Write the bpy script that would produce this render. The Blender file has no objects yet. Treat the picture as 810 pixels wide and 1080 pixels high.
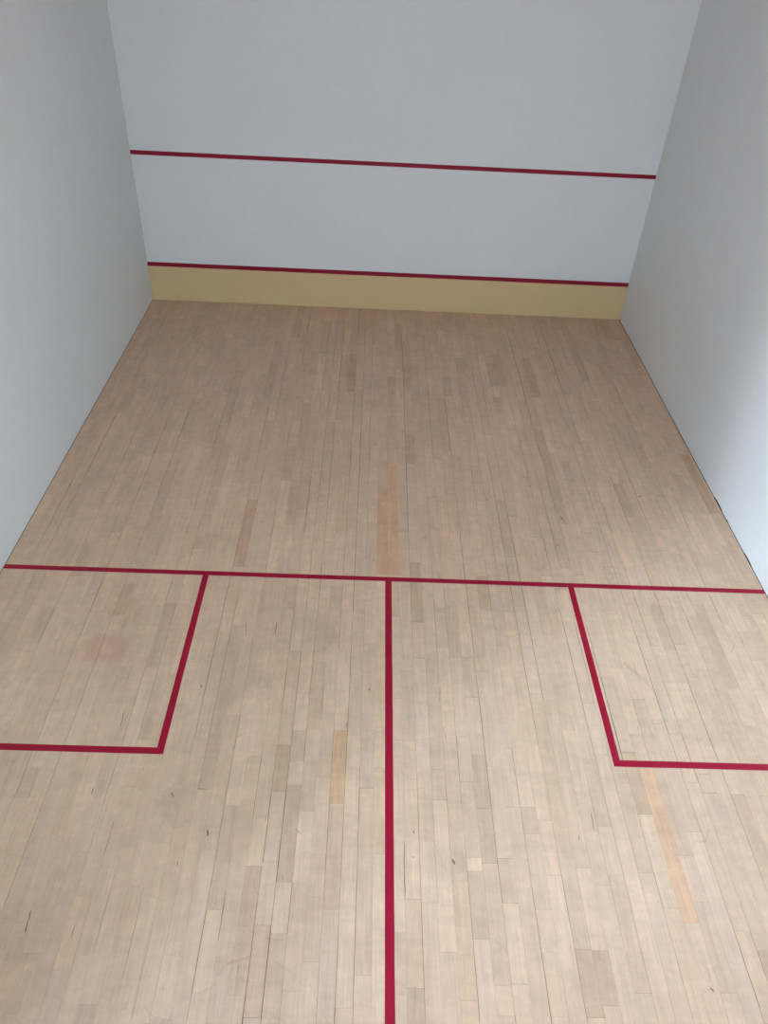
import bpy, math, random
from mathutils import Matrix, Vector

scene = bpy.context.scene
C = scene.collection

# ------------------------------------------------------------------ camera
# metres: X across the court, Y = minus the distance from the front wall, Z up
PITCH, YAW, ROLL, FPX = 0.68852, 0.03491, 0.05809, 804.852
cy, sy, cp, sp, cr, sr = (math.cos(YAW), math.sin(YAW), math.cos(PITCH), math.sin(PITCH), math.cos(ROLL), math.sin(ROLL))
X1 = Vector((cy, -sy, 0)); F1 = Vector((sy, cy, 0)); Zu = Vector((0, 0, 1))
fwd = cp * F1 - sp * Zu; U = sp * F1 + cp * Zu
right = cr * X1 + sr * U; up = -sr * X1 + cr * U
cam = bpy.data.cameras.new('camera'); cam_o = bpy.data.objects.new('camera', cam); C.objects.link(cam_o)
m = Matrix((right, up, -fwd)).transposed().to_4x4(); m.translation = Vector((2.96099, -9.84463, 4.50422))
cam_o.matrix_world = m
cam.sensor_fit = 'HORIZONTAL'; cam.sensor_width = 36; cam.lens = 36 * FPX / 810; cam.clip_start = 0.05
scene.camera = cam_o

# ------------------------------------------------------------------ light
scene.view_settings.view_transform = 'Standard'; scene.view_settings.look = 'None'
scene.view_settings.gamma = 1; scene.view_settings.use_curve_mapping = False
scene.view_settings.exposure = 0.0
w = bpy.data.worlds.new('world'); scene.world = w; w.use_nodes = True
w.node_tree.nodes['Background'].inputs[0].default_value = (0.85, 0.93, 1.0, 1)
w.node_tree.nodes['Background'].inputs[1].default_value = 0.05

def area(name, loc, target, sx, sz, power, col, spread=180):
    l = bpy.data.lights.new(name, 'AREA'); l.shape = 'RECTANGLE'; l.size = sx; l.size_y = sz
    l.energy = power; l.color = col; l.spread = math.radians(spread)
    o = bpy.data.objects.new(name, l); C.objects.link(o); o.location = loc
    o.rotation_euler = (Vector(target) - Vector(loc)).to_track_quat('-Z', 'Z').to_euler()
    return o
# added fill panels under the gallery ceiling, made up to brighten the court
FILL_PANELS = (((-3.5, -10.8), (2, 2), 0, (1.06, 1.09, 1.22)), ((-5.5, -12.8), (2, 2), 0, (1.04, 1.03, 1.60)), ((-5.5, -16.4), (2, 2), 0, (.03, .14, .34)),
              ((5.0, -14.0), (2.5, 5), 0, (.29, .60, .76)))
for (x, y), (sx, sy_), rz, c in FILL_PANELS:
    area('rooflight_daylight', (x, y, 6.9), (x, y, 0), sx, sy_, 800, c)
# added slanting fill strips, turned to sharpen a shade edge; the end of the court's left wall cuts their light off on the right wall
FILL_STRIPS = (((-5.2, -14.501), (2.5, .32), 42.43, (1.27, 1.43, 1.88)), ((-2.5, -11.6365), (3.0, 1.2), 42.43, (.44, .72, 1.05)))
for (x, y), (sx, sy_), rz, c in FILL_STRIPS:
    area('rooflight_daylight', (x, y, 6.9), (x, y, 0), sx, sy_, 800, c).rotation_euler = (0, 0, math.radians(rz))
# tall narrow window in the gallery's left wall
area('window_daylight', (-6.9, -15.9, 5.9), (0, -15.9, 5.9), .6, 1.8, 800, (1.88, 2.50, 3.08))
# faint warm fill, an added source that tints the upper walls
area('court_lamp_light', (3.2, -6.0, 6.9), (3.2, -6.0, 0), 4.0, 2.0, 800, (.06, .012, .004))

# ------------------------------------------------------------------ materials
def new_mat(name):
    mt = bpy.data.materials.new(name); mt.use_nodes = True
    nt = mt.node_tree; return mt, nt, nt.nodes['Principled BSDF']
def N(nt, typ, **kw):
    n = nt.nodes.new(typ)
    for k, v in kw.items():
        if k.startswith('i_'):
            key = k[2:]; n.inputs[int(key) if key.isdigit() else key].default_value = v
        else: setattr(n, k, v)
    return n
def math_n(nt, op, a, b=None, c=None, clamp=False):
    n = nt.nodes.new('ShaderNodeMath'); n.operation = op; n.use_clamp = clamp
    for i, v in enumerate((a, b, c)):
        if v is None: continue
        if hasattr(v, 'links'): nt.links.new(v, n.inputs[i])
        else: n.inputs[i].default_value = v
    return n.outputs[0]
def mix_col(nt, fac, a, b, blend='MIX'):
    n = nt.nodes.new('ShaderNodeMix'); n.data_type = 'RGBA'; n.blend_type = blend; n.clamp_factor = True
    for key, v in ((0, fac), (6, a), (7, b)):
        if hasattr(v, 'links'): nt.links.new(v, n.inputs[key])
        else: n.inputs[key].default_value = v
    return n.outputs[2]
def noise(nt, vec, scale, detail=3, rough=.55, dist=0.0):
    n = N(nt, 'ShaderNodeTexNoise'); n.inputs['Scale'].default_value = scale; n.inputs['Detail'].default_value = detail
    n.inputs['Roughness'].default_value = rough; n.inputs['Distortion'].default_value = dist
    nt.links.new(vec, n.inputs['Vector']); return n.outputs[0]
def mapping(nt, vec, scale, loc=(0, 0, 0)):
    n = N(nt, 'ShaderNodeMapping'); n.inputs['Scale'].default_value = scale; n.inputs['Location'].default_value = loc
    nt.links.new(vec, n.inputs['Vector']); return n.outputs[0]
def centred(nt, v, amt):      # 1 + (v-.5)*amt
    return math_n(nt, 'MULTIPLY_ADD', v, amt, 1 - amt / 2)
def bump(nt, bsdf, h, strength, dist=0.002):
    b = N(nt, 'ShaderNodeBump'); b.inputs['Strength'].default_value = strength; b.inputs['Distance'].default_value = dist
    nt.links.new(h, b.inputs['Height']); nt.links.new(b.outputs[0], bsdf.inputs['Normal'])

def plaster(name, col):
    mt, nt, b = new_mat(name)
    co = N(nt, 'ShaderNodeTexCoord').outputs['Object']
    f = math_n(nt, 'MULTIPLY', centred(nt, noise(nt, co, 0.7, 4), .07), centred(nt, noise(nt, co, 9, 5, .65), .05))
    # faint ball marks
    v = N(nt, 'ShaderNodeTexVoronoi'); v.inputs['Scale'].default_value = 2.6; nt.links.new(co, v.inputs['Vector'])
    spot = math_n(nt, 'LESS_THAN', v.outputs['Distance'], math_n(nt, 'MULTIPLY', noise(nt, co, 1.1, 1), .055))
    f = math_n(nt, 'MULTIPLY', f, math_n(nt, 'MULTIPLY_ADD', spot, -.05, 1))
    sc = N(nt, 'ShaderNodeVectorMath'); sc.operation = 'SCALE'; sc.inputs[0].default_value = col; nt.links.new(f, sc.inputs['Scale'])
    nt.links.new(sc.outputs[0], b.inputs['Base Color'])
    b.inputs['Roughness'].default_value = .62; b.inputs['Specular IOR Level'].default_value = .3
    bump(nt, b, math_n(nt, 'ADD', noise(nt, co, 60, 4), math_n(nt, 'MULTIPLY', noise(nt, co, 4, 2), 1.5)), .25, .003)
    return mt
M_wall = plaster('white_court_plaster', (0.765, 0.77, 0.738))
M_ceil = plaster('ceiling_paint', (0.66, 0.65, 0.62))
M_hall = plaster('gallery_paint', (0.62, 0.61, 0.58))

def wood_floor():
    mt, nt, b = new_mat('maple_strip_floor')
    at = N(nt, 'ShaderNodeAttribute', attribute_name='board_colour').outputs['Color']
    sd = N(nt, 'ShaderNodeAttribute', attribute_name='board_seed').outputs['Fac']
    co = N(nt, 'ShaderNodeTexCoord').outputs['Object']
    off = N(nt, 'ShaderNodeCombineXYZ'); nt.links.new(math_n(nt, 'MULTIPLY', sd, 37.0), off.inputs[0]); nt.links.new(math_n(nt, 'MULTIPLY', sd, 91.0), off.inputs[1])
    add = N(nt, 'ShaderNodeVectorMath'); nt.links.new(co, add.inputs[0]); nt.links.new(off.outputs[0], add.inputs[1])
    g = add.outputs[0]
    fine = noise(nt, mapping(nt, g, (90, 3.5, 1)), 1, 4, .6, .3)        # pores along the board
    cathe = noise(nt, mapping(nt, g, (16, 1.6, 1)), 1, 3, .5, 1.2)      # figure
    cross = noise(nt, mapping(nt, g, (6, 16, 1)), 1, 4, .6, .6)         # cross-grain mottling of worn maple
    worn = noise(nt, co, 1.3, 5, .6)                                     # broad wear over all boards
    dirt = noise(nt, co, 5.0, 6, .65, .4)
    f = math_n(nt, 'MULTIPLY', centred(nt, fine, .30), centred(nt, cathe, .34))
    f = math_n(nt, 'MULTIPLY', f, centred(nt, cross, .30))
    f = math_n(nt, 'MULTIPLY', f, centred(nt, worn, .24))
    f = math_n(nt, 'MULTIPLY', f, centred(nt, dirt, .34))
    # curved scuffs left by shoes
    for k, (s, wd, amt) in enumerate(((1.7, .0022, -.10), (2.9, .003, .05), (1.1, .0012, -.13), (4.3, .003, -.09))):
        n = noise(nt, mapping(nt, co, (1, 1, 1), (k * 9.1, k * 3.7, 0)), s, 1.2, .4, .5)
        line = math_n(nt, 'LESS_THAN', math_n(nt, 'ABSOLUTE', math_n(nt, 'SUBTRACT', n, .5)), wd)
        gate = math_n(nt, 'GREATER_THAN', noise(nt, mapping(nt, co, (1, 1, 1), (5 + k, 2, 0)), 3.5, 2), .56)
        f = math_n(nt, 'MULTIPLY', f, math_n(nt, 'MULTIPLY_ADD', math_n(nt, 'MULTIPLY', line, gate), amt, 1))
    sc = N(nt, 'ShaderNodeVectorMath'); sc.operation = 'SCALE'; nt.links.new(at, sc.inputs[0]); nt.links.new(f, sc.inputs['Scale'])
    col = sc.outputs[0]
    # reddish stains soaked into the boards
    RED, SOIL = (.52, .27, .175, 1), (.36, .26, .18, 1)
    for (x, y, r, a, sc_) in ((1.07, -6.09, .20, .45, RED), (1.10, -5.72, .16, .3, RED), (2.02, -6.3, .34, .28, SOIL), (2.55, -5.9, .30, .22, SOIL), (1.85, -7.34, .16, .25, SOIL), (1.2, -8.1, .20, .22, SOIL), (3.5, -7.66, .16, .22, SOIL), (.9, -4.1, .3, .15, SOIL)):
        d = N(nt, 'ShaderNodeVectorMath', operation='DISTANCE'); nt.links.new(co, d.inputs[0]); d.inputs[1].default_value = (x, y, 0)
        e = math_n(nt, 'ADD', d.outputs['Value'], math_n(nt, 'MULTIPLY', math_n(nt, 'SUBTRACT', dirt, .5), .35))
        mr = N(nt, 'ShaderNodeMapRange'); mr.inputs[1].default_value = r; mr.inputs[2].default_value = r * .55
        mr.inputs[3].default_value = 0; mr.inputs[4].default_value = a; nt.links.new(e, mr.inputs[0])
        col = mix_col(nt, mr.outputs[0], col, sc_)
    nt.links.new(col, b.inputs['Base Color'])
    nt.links.new(math_n(nt, 'MULTIPLY_ADD', dirt, .25, .33), b.inputs['Roughness'])
    b.inputs['Specular IOR Level'].default_value = .42
    bump(nt, b, math_n(nt, 'ADD', math_n(nt, 'MULTIPLY', fine, .5), dirt), .12, .001)
    return mt
M_floor = wood_floor()

def paint(name, col, rough=.5, var=.25):
    mt, nt, b = new_mat(name)
    co = N(nt, 'ShaderNodeTexCoord').outputs['Object']
    f = math_n(nt, 'MULTIPLY', centred(nt, noise(nt, co, 6, 5, .65), var), centred(nt, noise(nt, co, 50, 3), var * .5))
    sc = N(nt, 'ShaderNodeVectorMath'); sc.operation = 'SCALE'; sc.inputs[0].default_value = col; nt.links.new(f, sc.inputs['Scale'])
    nt.links.new(sc.outputs[0], b.inputs['Base Color']); b.inputs['Roughness'].default_value = rough; b.inputs['Specular IOR Level'].default_value = .25
    bump(nt, b, noise(nt, co, 80, 3), .1, .001)
    return mt
M_red = paint('red_line_paint', (0.31, 0.003, 0.023))
M_redw = paint('red_wall_paint', (0.27, 0.006, 0.026))
M_tin = paint('cream_sheet_metal', (0.705, 0.51, 0.265), .45, .07)
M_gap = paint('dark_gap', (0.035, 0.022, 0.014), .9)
M_gouge = paint('dark_gouge', (0.13, 0.09, 0.065), .9)
M_concrete = paint('gallery_concrete', (0.33, 0.31, 0.29), .8)
M_frame = paint('window_frame_paint', (0.5, 0.5, 0.48), .5)

# ------------------------------------------------------------------ mesh helpers
def link_mesh(name, verts, faces, mats, fm=None, parent=None):
    me = bpy.data.meshes.new(name); me.from_pydata(verts, [], faces); me.update()
    for k in mats: me.materials.append(k)
    if fm: me.polygons.foreach_set('material_index', fm)
    o = bpy.data.objects.new(name, me); C.objects.link(o)
    if parent: o.parent = parent
    return o
def boxes(name, bs, mat, parent=None, bev=0):
    V, Fc = [], []
    for (x0, x1, y0, y1, z0, z1) in bs:
        n = len(V)
        V += [(x0, y0, z0), (x1, y0, z0), (x1, y1, z0), (x0, y1, z0), (x0, y0, z1), (x1, y0, z1), (x1, y1, z1), (x0, y1, z1)]
        Fc += [tuple(n + i for i in f) for f in ((3, 2, 1, 0), (4, 5, 6, 7), (0, 1, 5, 4), (1, 2, 6, 5), (2, 3, 7, 6), (3, 0, 4, 7))]
    o = link_mesh(name, V, Fc, [mat], parent=parent)
    if bev:
        mo = o.modifiers.new('bevel', 'BEVEL'); mo.width = bev; mo.segments = 2; mo.limit_method = 'ANGLE'
    return o
def struct(o): o['kind'] = 'structure'; return o
def tag(o, label, cat, group=None):
    o['label'] = label; o['category'] = cat
    if group: o['group'] = group
    return o

W, L, H = 6.4, 9.75, 7.0
# ------------------------------------------------------------------ room shell
struct(boxes('wall_front', [(-.25, W + .25, 0, .25, -.05, H)], M_wall))
struct(boxes('wall_left', [(-.25, 0, -L, 0, -.05, H)], M_wall))
struct(boxes('wall_right', [(W, W + .25, -18, 0, -.05, H)], M_wall))
struct(boxes('wall_back', [(0, W, -L - .2, -L, -.05, 2.13)], M_wall))
struct(boxes('ceiling', [(-7.2, W + .25, -18.2, .25, H, H + .2)], M_ceil))
struct(boxes('floor_gallery', [(-7.2, W, -18, -L - .2, 1.9, 2.1)], M_concrete))
struct(boxes('wall_gallery_front', [(-7.2, -.25, -L, -L + .2, 1.9, H)], M_hall))
struct(boxes('trim_header', [(-.25, W, -L - .2, -L, 5.5, H)], M_hall))   # unseen beam added to keep light off the upper front wall
struct(boxes('wall_gallery_side', [(-7.2, -7, -18, -16.25, 1.9, H), (-7.2, -7, -15.55, -L, 1.9, H), (-7.2, -7, -16.25, -15.55, 1.9, 4.95), (-7.2, -7, -16.25, -15.55, 6.85, H)], M_hall))
struct(boxes('wall_gallery_back', [(-7.2, W + .25, -18.2, -18, 1.9, H)], M_hall))
t = .06
struct(boxes('window_1', [(-7.1, -7.02, -16.25, -15.55, 4.95, 4.95 + t), (-7.1, -7.02, -16.25, -15.55, 6.85 - t, 6.85), (-7.1, -7.02, -16.25, -16.25 + t, 4.95, 6.85), (-7.1, -7.02, -15.55 - t, -15.55, 4.95, 6.85)], M_frame))
for k, ((x, y), (sx, sy_), rz, c) in enumerate(FILL_PANELS + FILL_STRIPS):        # made-up frames around the added fill panels and strips
    sx, sy_ = sx / 2, sy_ / 2
    o = struct(boxes('window_%d' % (k + 2), [(-sx - t, sx + t, -sy_ - t, -sy_, -.14, 0), (-sx - t, sx + t, sy_, sy_ + t, -.14, 0),
                                          (-sx - t, -sx, -sy_, sy_, -.14, 0), (sx, sx + t, -sy_, sy_, -.14, 0)], M_frame))
    o.location = (x, y, H); o.rotation_euler.z = math.radians(rz)

# ------------------------------------------------------------------ strip floor
BOARDS= [(20, 4.26, 5.17, 'red', 0.86), (25, 1.35, 2.19, '', 1.12), (29, 1.32, 2.23, 'red', 0.85), (19, 1.62, 2.45, '', 0.86), (17, 3.09, 4.76, '',
1.1), (24, 2.51, 3.21, '', 0.9), (23, 3.35, 3.95, '', 0.87), (23, 4.0, 4.56, '', 1.08), (24, 4.04, 4.6, '', 0.89), (33, 4.05, 5.21, 'org', 0.92), (34,
3.62, 5.2, 'org', 0.95), (41, 1.77, 2.23, '', 0.86), (52, 1.26, 2.19, '', 0.85), (48, 1.19, 1.97, '', 0.88), (51, 2.88, 4.45, '', 0.87), (45, 4.14,
4.93, '', 0.88), (59, 1.09, 1.79, '', 0.86), (65, 0.09, 0.6, '', 0.85), (58, 3.8, 4.31, '', 0.86), (57, 4.43, 4.98, '', 1.07), (67, 3.24, 4.21, 'red',
0.85), (9, 7.09, 7.31, '', 0.92), (21, 8.2, 8.49, '', 1.1), (15, 5.61, 6.26, '', 0.86), (21, 6.85, 7.22, '', 0.89), (30, 6.75, 7.29, 'org2', 0.95),
(30, 7.3, 7.94, 'pink', 0.93), (28, 6.99, 7.35, '', 0.92), (27, 7.17, 7.79, '', 0.87), (28, 7.36, 7.79, '', 1.05), (25, 7.7, 8.38, 'pink', 0.91), (26,
8.03, 8.48, 'pink', 0.95), (27, 7.8, 8.07, '', 1.05), (31, 6.79, 7.02, '', 1.06), (27, 6.76, 7.0, '', 0.9), (37, 7.03, 7.25, '', 0.92), (40, 7.3,
7.65, '', 0.89), (43, 7.05, 7.28, '', 1.09), (43, 7.29, 7.46, '', 0.91), (39, 7.62, 7.7, 'pale', 1.15), (39, 7.7, 8.08, '', 0.92), (37, 7.9, 8.15,
'pale', 1.06), (35, 8.33, 8.51, '', 0.85), (41, 7.88, 8.3, 'pale', 1.06), (40, 8.31, 8.45, 'pale', 1.07), (43, 8.14, 8.45, 'pale', 1.06), (52, 6.99,
7.97, 'org3', 1.0), (51, 7.31, 7.89, 'pale', 1.07), (48, 6.92, 7.4, '', 0.92), (45, 8.12, 8.45, 'pink', 0.9), (56, 8.11, 8.32, 'pink', 0.86), (56,
7.01, 7.15, '', 0.92), (25, 5.38, 5.64, '', 0.9), (29, 5.36, 6.02, '', 0.92), (26, 5.61, 6.06, '', 1.06), (21, 5.82, 6.8, '', 0.91), (24, 6.52, 6.97,
'', 1.06), (39, 5.53, 6.08, '', 0.92), (40, 5.73, 6.07, '', 1.05), (8, 5.16, 5.68, '', 0.95), (11, 2.5, 3.25, '', 0.93), (55, 2.59, 3.15, '', 0.94),
(58, 5.47, 5.88, '', 0.94)]
GOUGES= [(0.678, 0.562, 0.75, 1.119, 3), (1.357, 6.633, 1.361, 6.768, 5), (1.391, 6.659, 1.377, 6.729, 3), (0.198, 4.029, 0.219, 4.291, 5), (1.315,
7.228, 1.313, 7.273, 6), (1.19, 7.977, 1.199, 8.101, 7), (1.811, 7.246, 1.829, 7.278, 8), (1.453, 8.047, 1.455, 8.12, 3), (1.94, 7.681, 1.943, 7.709,
6), (2.61, 7.465, 2.654, 7.5, 4), (2.227, 7.85, 2.245, 8.115, 4), (2.083, 7.484, 2.088, 7.526, 10), (1.972, 7.216, 2.02, 7.214, 5), (3.569, 7.63,
3.584, 7.665, 11), (3.266, 7.532, 3.268, 7.875, 5), (3.34, 7.458, 3.34, 7.476, 7), (3.336, 7.619, 3.335, 7.63, 7), (4.478, 7.315, 4.468, 7.429, 5),
(4.368, 7.468, 4.364, 7.493, 8), (4.917, 8.301, 4.931, 8.319, 8), (2.075, 5.788, 2.092, 5.933, 5), (2.314, 5.777, 2.313, 5.905, 7), (2.43, 6.124,
2.434, 6.631, 3.5), (3.039, 6.398, 3.06, 6.406, 10), (1.838, 6.4, 1.85, 6.425, 10), (3.566, 5.474, 3.552, 6.052, 3), (3.837, 6.187, 3.84, 6.74, 3.5),
(3.564, 6.362, 3.557, 6.496, 3), (3.566, 6.703, 3.585, 6.823, 3), (4.135, 4.104, 4.14, 4.147, 12), (5.632, 4.001, 5.674, 3.984, 12), (4.806, 4.351,
4.832, 4.404, 12), (2.652, 5.364, 2.669, 5.752, 3), (2.901, 5.985, 2.903, 6.428, 3), (2.721, 6.351, 2.728, 6.676, 3), (2.384, 6.876, 2.378, 7.507,
2.5), (2.527, 6.908, 2.524, 7.79, 2.5), (1.494, 7.439, 1.487, 7.658, 3), (1.767, 7.913, 1.777, 8.31, 2.5), (1.588, 7.661, 1.603, 8.189, 2.2), (2.902,
7.956, 2.903, 8.5, 2.5), (2.803, 7.373, 2.82, 7.942, 2.5), (2.556, 7.562, 2.451, 8.507, 1.8), (3.668, 8.002, 3.659, 8.48, 2.5), (3.859, 6.939, 3.871,
7.787, 2.2), (3.564, 7.054, 3.56, 7.596, 2.5), (2.997, 8.09, 3.002, 8.391, 2.5), (4.221, 7.271, 4.216, 8.066, 2.2), (4.4, 7.133, 4.505, 8.11, 1.8),
(3.321, 8.319, 3.316, 8.494, 2), (0.579, 5.692, 0.636, 6.077, 2.5), (4.243, 7.806, 4.249, 8.115, 2)]
BW, OFF = .0936, .004
BASE = (0.604, 0.414, 0.274)
rnd = random.Random(7)
SPECIAL = {'red': (1.0, .92, .87), 'org': (1.04, .89, .79), 'org2': (1.02, .90, .78), 'org3': (1.05, .92, .82), 'pink': (1.0, .96, .95), 'pale': (1.0, 1.01, .99), '': (1, 1, 1)}
V, Fc, FM, COL, SEED = [], [], [], [], []
def quad(a, b_, c, d, mi, col, seed):
    n = len(V); V.extend((a, b_, c, d)); Fc.append((n, n + 1, n + 2, n + 3)); FM.append(mi); COL.append(col); SEED.append(seed)
def board(x0, x1, d0, d1, col, seed):
    y0, y1, zb = -d1, -d0, -.012
    quad((x0, y0, 0), (x1, y0, 0), (x1, y1, 0), (x0, y1, 0), 0, col, seed)
    for p, q in (((x0, y0), (x1, y0)), ((x1, y0), (x1, y1)), ((x1, y1), (x0, y1)), ((x0, y1), (x0, y0))):
        quad((p[0], p[1], zb), (q[0], q[1], zb), (q[0], q[1], 0), (p[0], p[1], 0), 0, col, seed)
rows = {}
for (r, a, b_, h, t) in BOARDS: rows.setdefault(r, []).append((a, b_, h, t))
NR = 69
seam = [rnd.choice((.0003, .0005, .0008, .0012, .0016, .0022)) for _ in range(NR + 1)]
for r in range(NR):
    xa = max(0.006, OFF + r * BW) if r else 0.006
    xb = min(W - .008, OFF + (r + 1) * BW)
    if xb - xa < .01: continue
    fixed = sorted(rows.get(r, []))
    segs, cur = [], 0.008
    def fill(a, b_):
        while b_ - a > 1e-3:
            ln = rnd.choice((rnd.uniform(.3, .7), rnd.uniform(.5, 1.3), rnd.uniform(.25, .5)))
            if b_ - a - ln < .18: ln = b_ - a
            t = 1 + max(-.13, min(.12, rnd.gauss(0, .036))); wv = rnd.gauss(0, .018)
            if rnd.random() < .05: t *= .90; wv -= .03
            segs.append((a, a + ln, (1 + wv * -.2, 1 + wv * .2, 1 + wv * 1.1), t)); a += ln
    for (a, b_, h, t) in fixed:
        a = max(a, cur)
        if b_ - a < .03: continue
        if a - cur > .05: fill(cur, a)
        else: a = cur
        segs.append((a, b_, SPECIAL[h], t)); cur = b_
    fill(cur, L - .008)
    for (a, b_, tint, t) in segs:
        s0 = seam[r] * rnd.choice((.3, .8, 1.2, 2.2)) * .5; s1 = seam[r + 1] * rnd.choice((.3, .8, 1.2, 2.2)) * .5
        e = rnd.choice((.0001, .0002, .0004, .0009))
        col = tuple(BASE[i] * tint[i] * t for i in range(3)) + (1,)
        board(xa + s0, xb - s1, a + e, b_ - e, col, rnd.random())
# subfloor seen down the gaps
quad((0, -L, -.012), (W, -L, -.012), (W, 0, -.012), (0, 0, -.012), 1, (0, 0, 0, 1), 0)
# dark strip filling the joint between the boards and the walls, opened wider in two places on the right
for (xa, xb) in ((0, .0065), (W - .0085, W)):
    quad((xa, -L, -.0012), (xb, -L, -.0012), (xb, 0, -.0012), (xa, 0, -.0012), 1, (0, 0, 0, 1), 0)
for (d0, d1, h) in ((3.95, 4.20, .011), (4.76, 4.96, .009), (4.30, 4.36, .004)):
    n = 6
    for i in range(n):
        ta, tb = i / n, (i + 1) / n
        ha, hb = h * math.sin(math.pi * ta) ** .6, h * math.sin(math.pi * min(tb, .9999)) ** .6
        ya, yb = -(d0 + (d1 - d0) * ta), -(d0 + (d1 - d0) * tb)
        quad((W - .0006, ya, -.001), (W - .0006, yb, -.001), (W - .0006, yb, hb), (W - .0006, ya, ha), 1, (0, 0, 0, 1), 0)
# gouges, dents and opened cracks worn into single boards
def sliver(x0, d0, x1, d1, wmm, z):
    wv = wmm / 1000.0
    dx, dy = x1 - x0, -(d1 - d0); ln = math.hypot(dx, dy)
    if ln < wv * 1.5:
        dx, dy = 0, -1; cx_, cy_ = (x0 + x1) / 2, -(d0 + d1) / 2; ln = wv * 2.4; x0, y0 = cx_, cy_ + ln / 2
    else: y0 = -d0; dx /= ln; dy /= ln
    nx, ny = -dy, dx; n = 7; pts = []
    prof = [rnd.uniform(.55, 1.1) * (math.sin(math.pi * (i + .35) / (n - .3)) ** .5) for i in range(n)]
    wob = [rnd.uniform(-.4, .4) * wv for _ in range(n)]
    for i in range(n):
        t = i / (n - 1) * ln; pts.append((x0 + dx * t + nx * (prof[i] * wv / 2 + wob[i]), y0 + dy * t + ny * (prof[i] * wv / 2 + wob[i]), z))
    for i in reversed(range(n)):
        t = i / (n - 1) * ln; pts.append((x0 + dx * t - nx * (prof[i] * wv / 2 - wob[i]), y0 + dy * t - ny * (prof[i] * wv / 2 - wob[i]), z))
    for i in range(n - 1):
        quad(pts[i], pts[i + 1], pts[2 * n - 2 - i], pts[2 * n - 1 - i], 2, (0, 0, 0, 1), 0)
for (x0, d0, x1, d1, wmm) in GOUGES:
    if d1 - d0 > .2:                      # an opened seam between two boards
        x0 = x1 = OFF + BW * round(((x0 + x1) / 2 - OFF) / BW)
    sliver(x0, d0, x1, d1, wmm, .0004)
for k in range(70):      # small nicks all over
    x, d = rnd.uniform(.2, 6.2), rnd.uniform(.3, 9.4)
    sliver(x, d, x + rnd.uniform(-.004, .004), d + rnd.uniform(.01, .08), rnd.uniform(1.2, 3), .0004)
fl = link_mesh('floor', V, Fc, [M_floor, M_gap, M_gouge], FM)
a1 = fl.data.attributes.new('board_colour', 'FLOAT_COLOR', 'FACE'); a1.data.foreach_set('color', [c for q in COL for c in q])
a2 = fl.data.attributes.new('board_seed', 'FLOAT', 'FACE'); a2.data.foreach_set('value', SEED)
struct(fl)

# ------------------------------------------------------------------ painted lines
def wob_strip(name, path, width, mat, normal='z', seed=1, closed=False):
    """a thin painted strip with slightly uneven edges; path = corner points of the centre line, on the floor or on the front wall"""
    r = random.Random(seed); h = width / 2; T = .0006
    P = [Vector(p) for p in path]; pts = []; 
    def side(i, s):
        ds = []
        if i > 0: ds.append((P[i] - P[i - 1]).normalized())
        if i < len(P) - 1: ds.append((P[i + 1] - P[i]).normalized())
        ns = [Vector((-d.y, d.x)) for d in ds]
        if len(ns) == 1: return P[i] + ns[0] * h * s
        return P[i] + (ns[0] + ns[1]) * h * s / (1 + ns[0].dot(ns[1]))
    Lf, Rt = [], []
    for i in range(len(P) - 1):
        a0, a1_, b0, b1 = side(i, 1), side(i + 1, 1), side(i, -1), side(i + 1, -1)
        n = max(2, int((P[i + 1] - P[i]).length / .12)); d = (P[i + 1] - P[i]).normalized(); nn = Vector((-d.y, d.x))
        for k in range(n + (1 if i == len(P) - 2 else 0)):
            t = k / n; j = 0 if k in (0, n) else 1
            Lf.append(a0.lerp(a1_, t) + nn * r.uniform(-.0007, .0007) * j); Rt.append(b0.lerp(b1, t) + nn * r.uniform(-.0007, .0007) * j)
    def to3(p, e): return (p.x, p.y, e) if normal == 'z' else (p.x, -e, p.y)
    n = len(Lf); Vv, Ff = [], []
    for e in (0.00005, T):
        for q in Lf: Vv.append(to3(q, e))
        for q in Rt: Vv.append(to3(q, e))
    for i in range(n - 1):
        Ff += [(i, i + 1, n + i + 1, n + i), (2 * n + i, 3 * n + i, 3 * n + i + 1, 2 * n + i + 1), (i, 2 * n + i, 2 * n + i + 1, i + 1), (n + i, n + i + 1, 3 * n + i + 1, 3 * n + i)]
    Ff += [(0, n, 3 * n, 2 * n), (n - 1, 3 * n - 1, 4 * n - 1, 2 * n - 1)]
    o = link_mesh(name, Vv, Ff, [mat])
    import bmesh
    bm = bmesh.new(); bm.from_mesh(o.data); bmesh.ops.recalc_face_normals(bm, faces=bm.faces); bm.to_mesh(o.data); bm.free()
    return o
SH, BD, BX, HX, LW = 5.234, 1.640, 1.645, 3.191, .05
LWH = .054
tag(wob_strip('service_line', [(0.0, 1.870), (W, 1.870)], .05, M_redw, 'y', 2), 'thin dark red service line painted across the white front wall, well above the cream tin', 'court line', 'red court lines')
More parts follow.
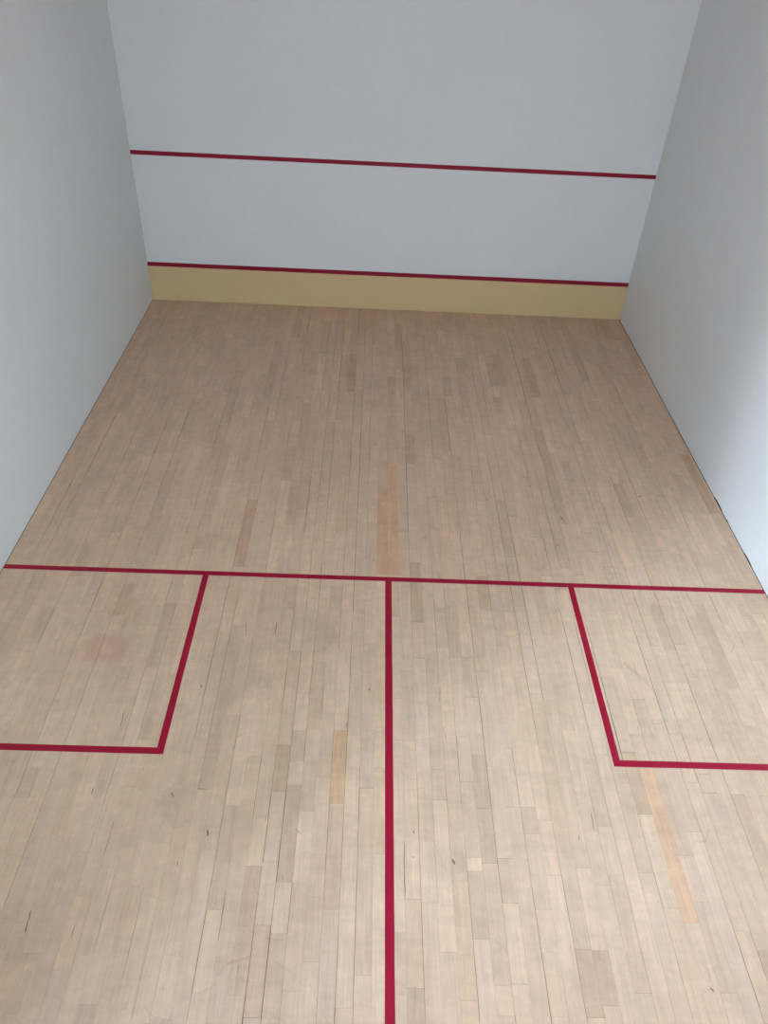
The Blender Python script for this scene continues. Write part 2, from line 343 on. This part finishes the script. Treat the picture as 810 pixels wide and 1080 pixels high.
tag(wob_strip('short_line', [(.006, -SH - .025), (W - .006, -SH - .025)], LW, M_red, 'z', 3), 'red short line running across the whole wooden floor from side wall to side wall', 'court line', 'red court lines')
tag(wob_strip('half_court_line', [(HX, -SH - .05), (HX, -L + .008)], LWH, M_red, 'z', 4), 'straight red half court line down the middle of the floor behind the short line', 'court line', 'red court lines')
tag(wob_strip('service_box_line', [(BX + .025, -SH - .05), (BX + .025, -SH - .075 - BD), (.006, -SH - .075 - BD)], LW, M_red, 'z', 5), 'L-shaped red service box line on the floor against the left side wall', 'court line', 'red court lines')
tag(wob_strip('service_box_line', [(W - BX - .025, -SH - .05), (W - BX - .025, -SH - .075 - BD), (W - .006, -SH - .075 - BD)], LW, M_red, 'z', 6), 'L-shaped red service box line on the floor against the right side wall', 'court line', 'red court lines')

# ------------------------------------------------------------------ the tin
tin = bpy.data.objects.new('tin', None); C.objects.link(tin); tin.location = (W / 2, -.0015, 0)
tag(tin, 'cream tin board with a red top stripe along the foot of the front wall', 'tin')
TT = .522
def tin_part(name, bs, mat, bev):
    o = boxes(name, [(x0 - W / 2, x1 - W / 2, y0 - .0, y1 - .0, z0, z1) for (x0, x1, y0, y1, z0, z1) in bs], mat, tin, bev); return o
tin_part('panel', [(.002, W - .002, -.012, 0, 0.001, TT - .05)], M_tin, .002)
# slanted top batten painted red
n = 54; Vv, Ff = [], []
rb = random.Random(5)
for i in range(n + 1):
    x = -W / 2 + .002 + (W - .004) * i / n
    j = rb.uniform(-.0012, .0012)
    Vv += [(x, 0, TT - .05 + j), (x, -.016, TT - .05 + j), (x, -.016, TT - .012), (x, -.004, TT), (x, 0, TT)]
for i in range(n):
    for k in range(5): Ff.append((i * 5 + k, i * 5 + (k + 1) % 5, (i + 1) * 5 + (k + 1) % 5, (i + 1) * 5 + k))
Ff += [(4, 3, 2, 1, 0), tuple(n * 5 + k for k in range(5))]
o = link_mesh('board_line', Vv, Ff, [M_redw], parent=tin); o['label'] = 'red stripe along the top of the tin'
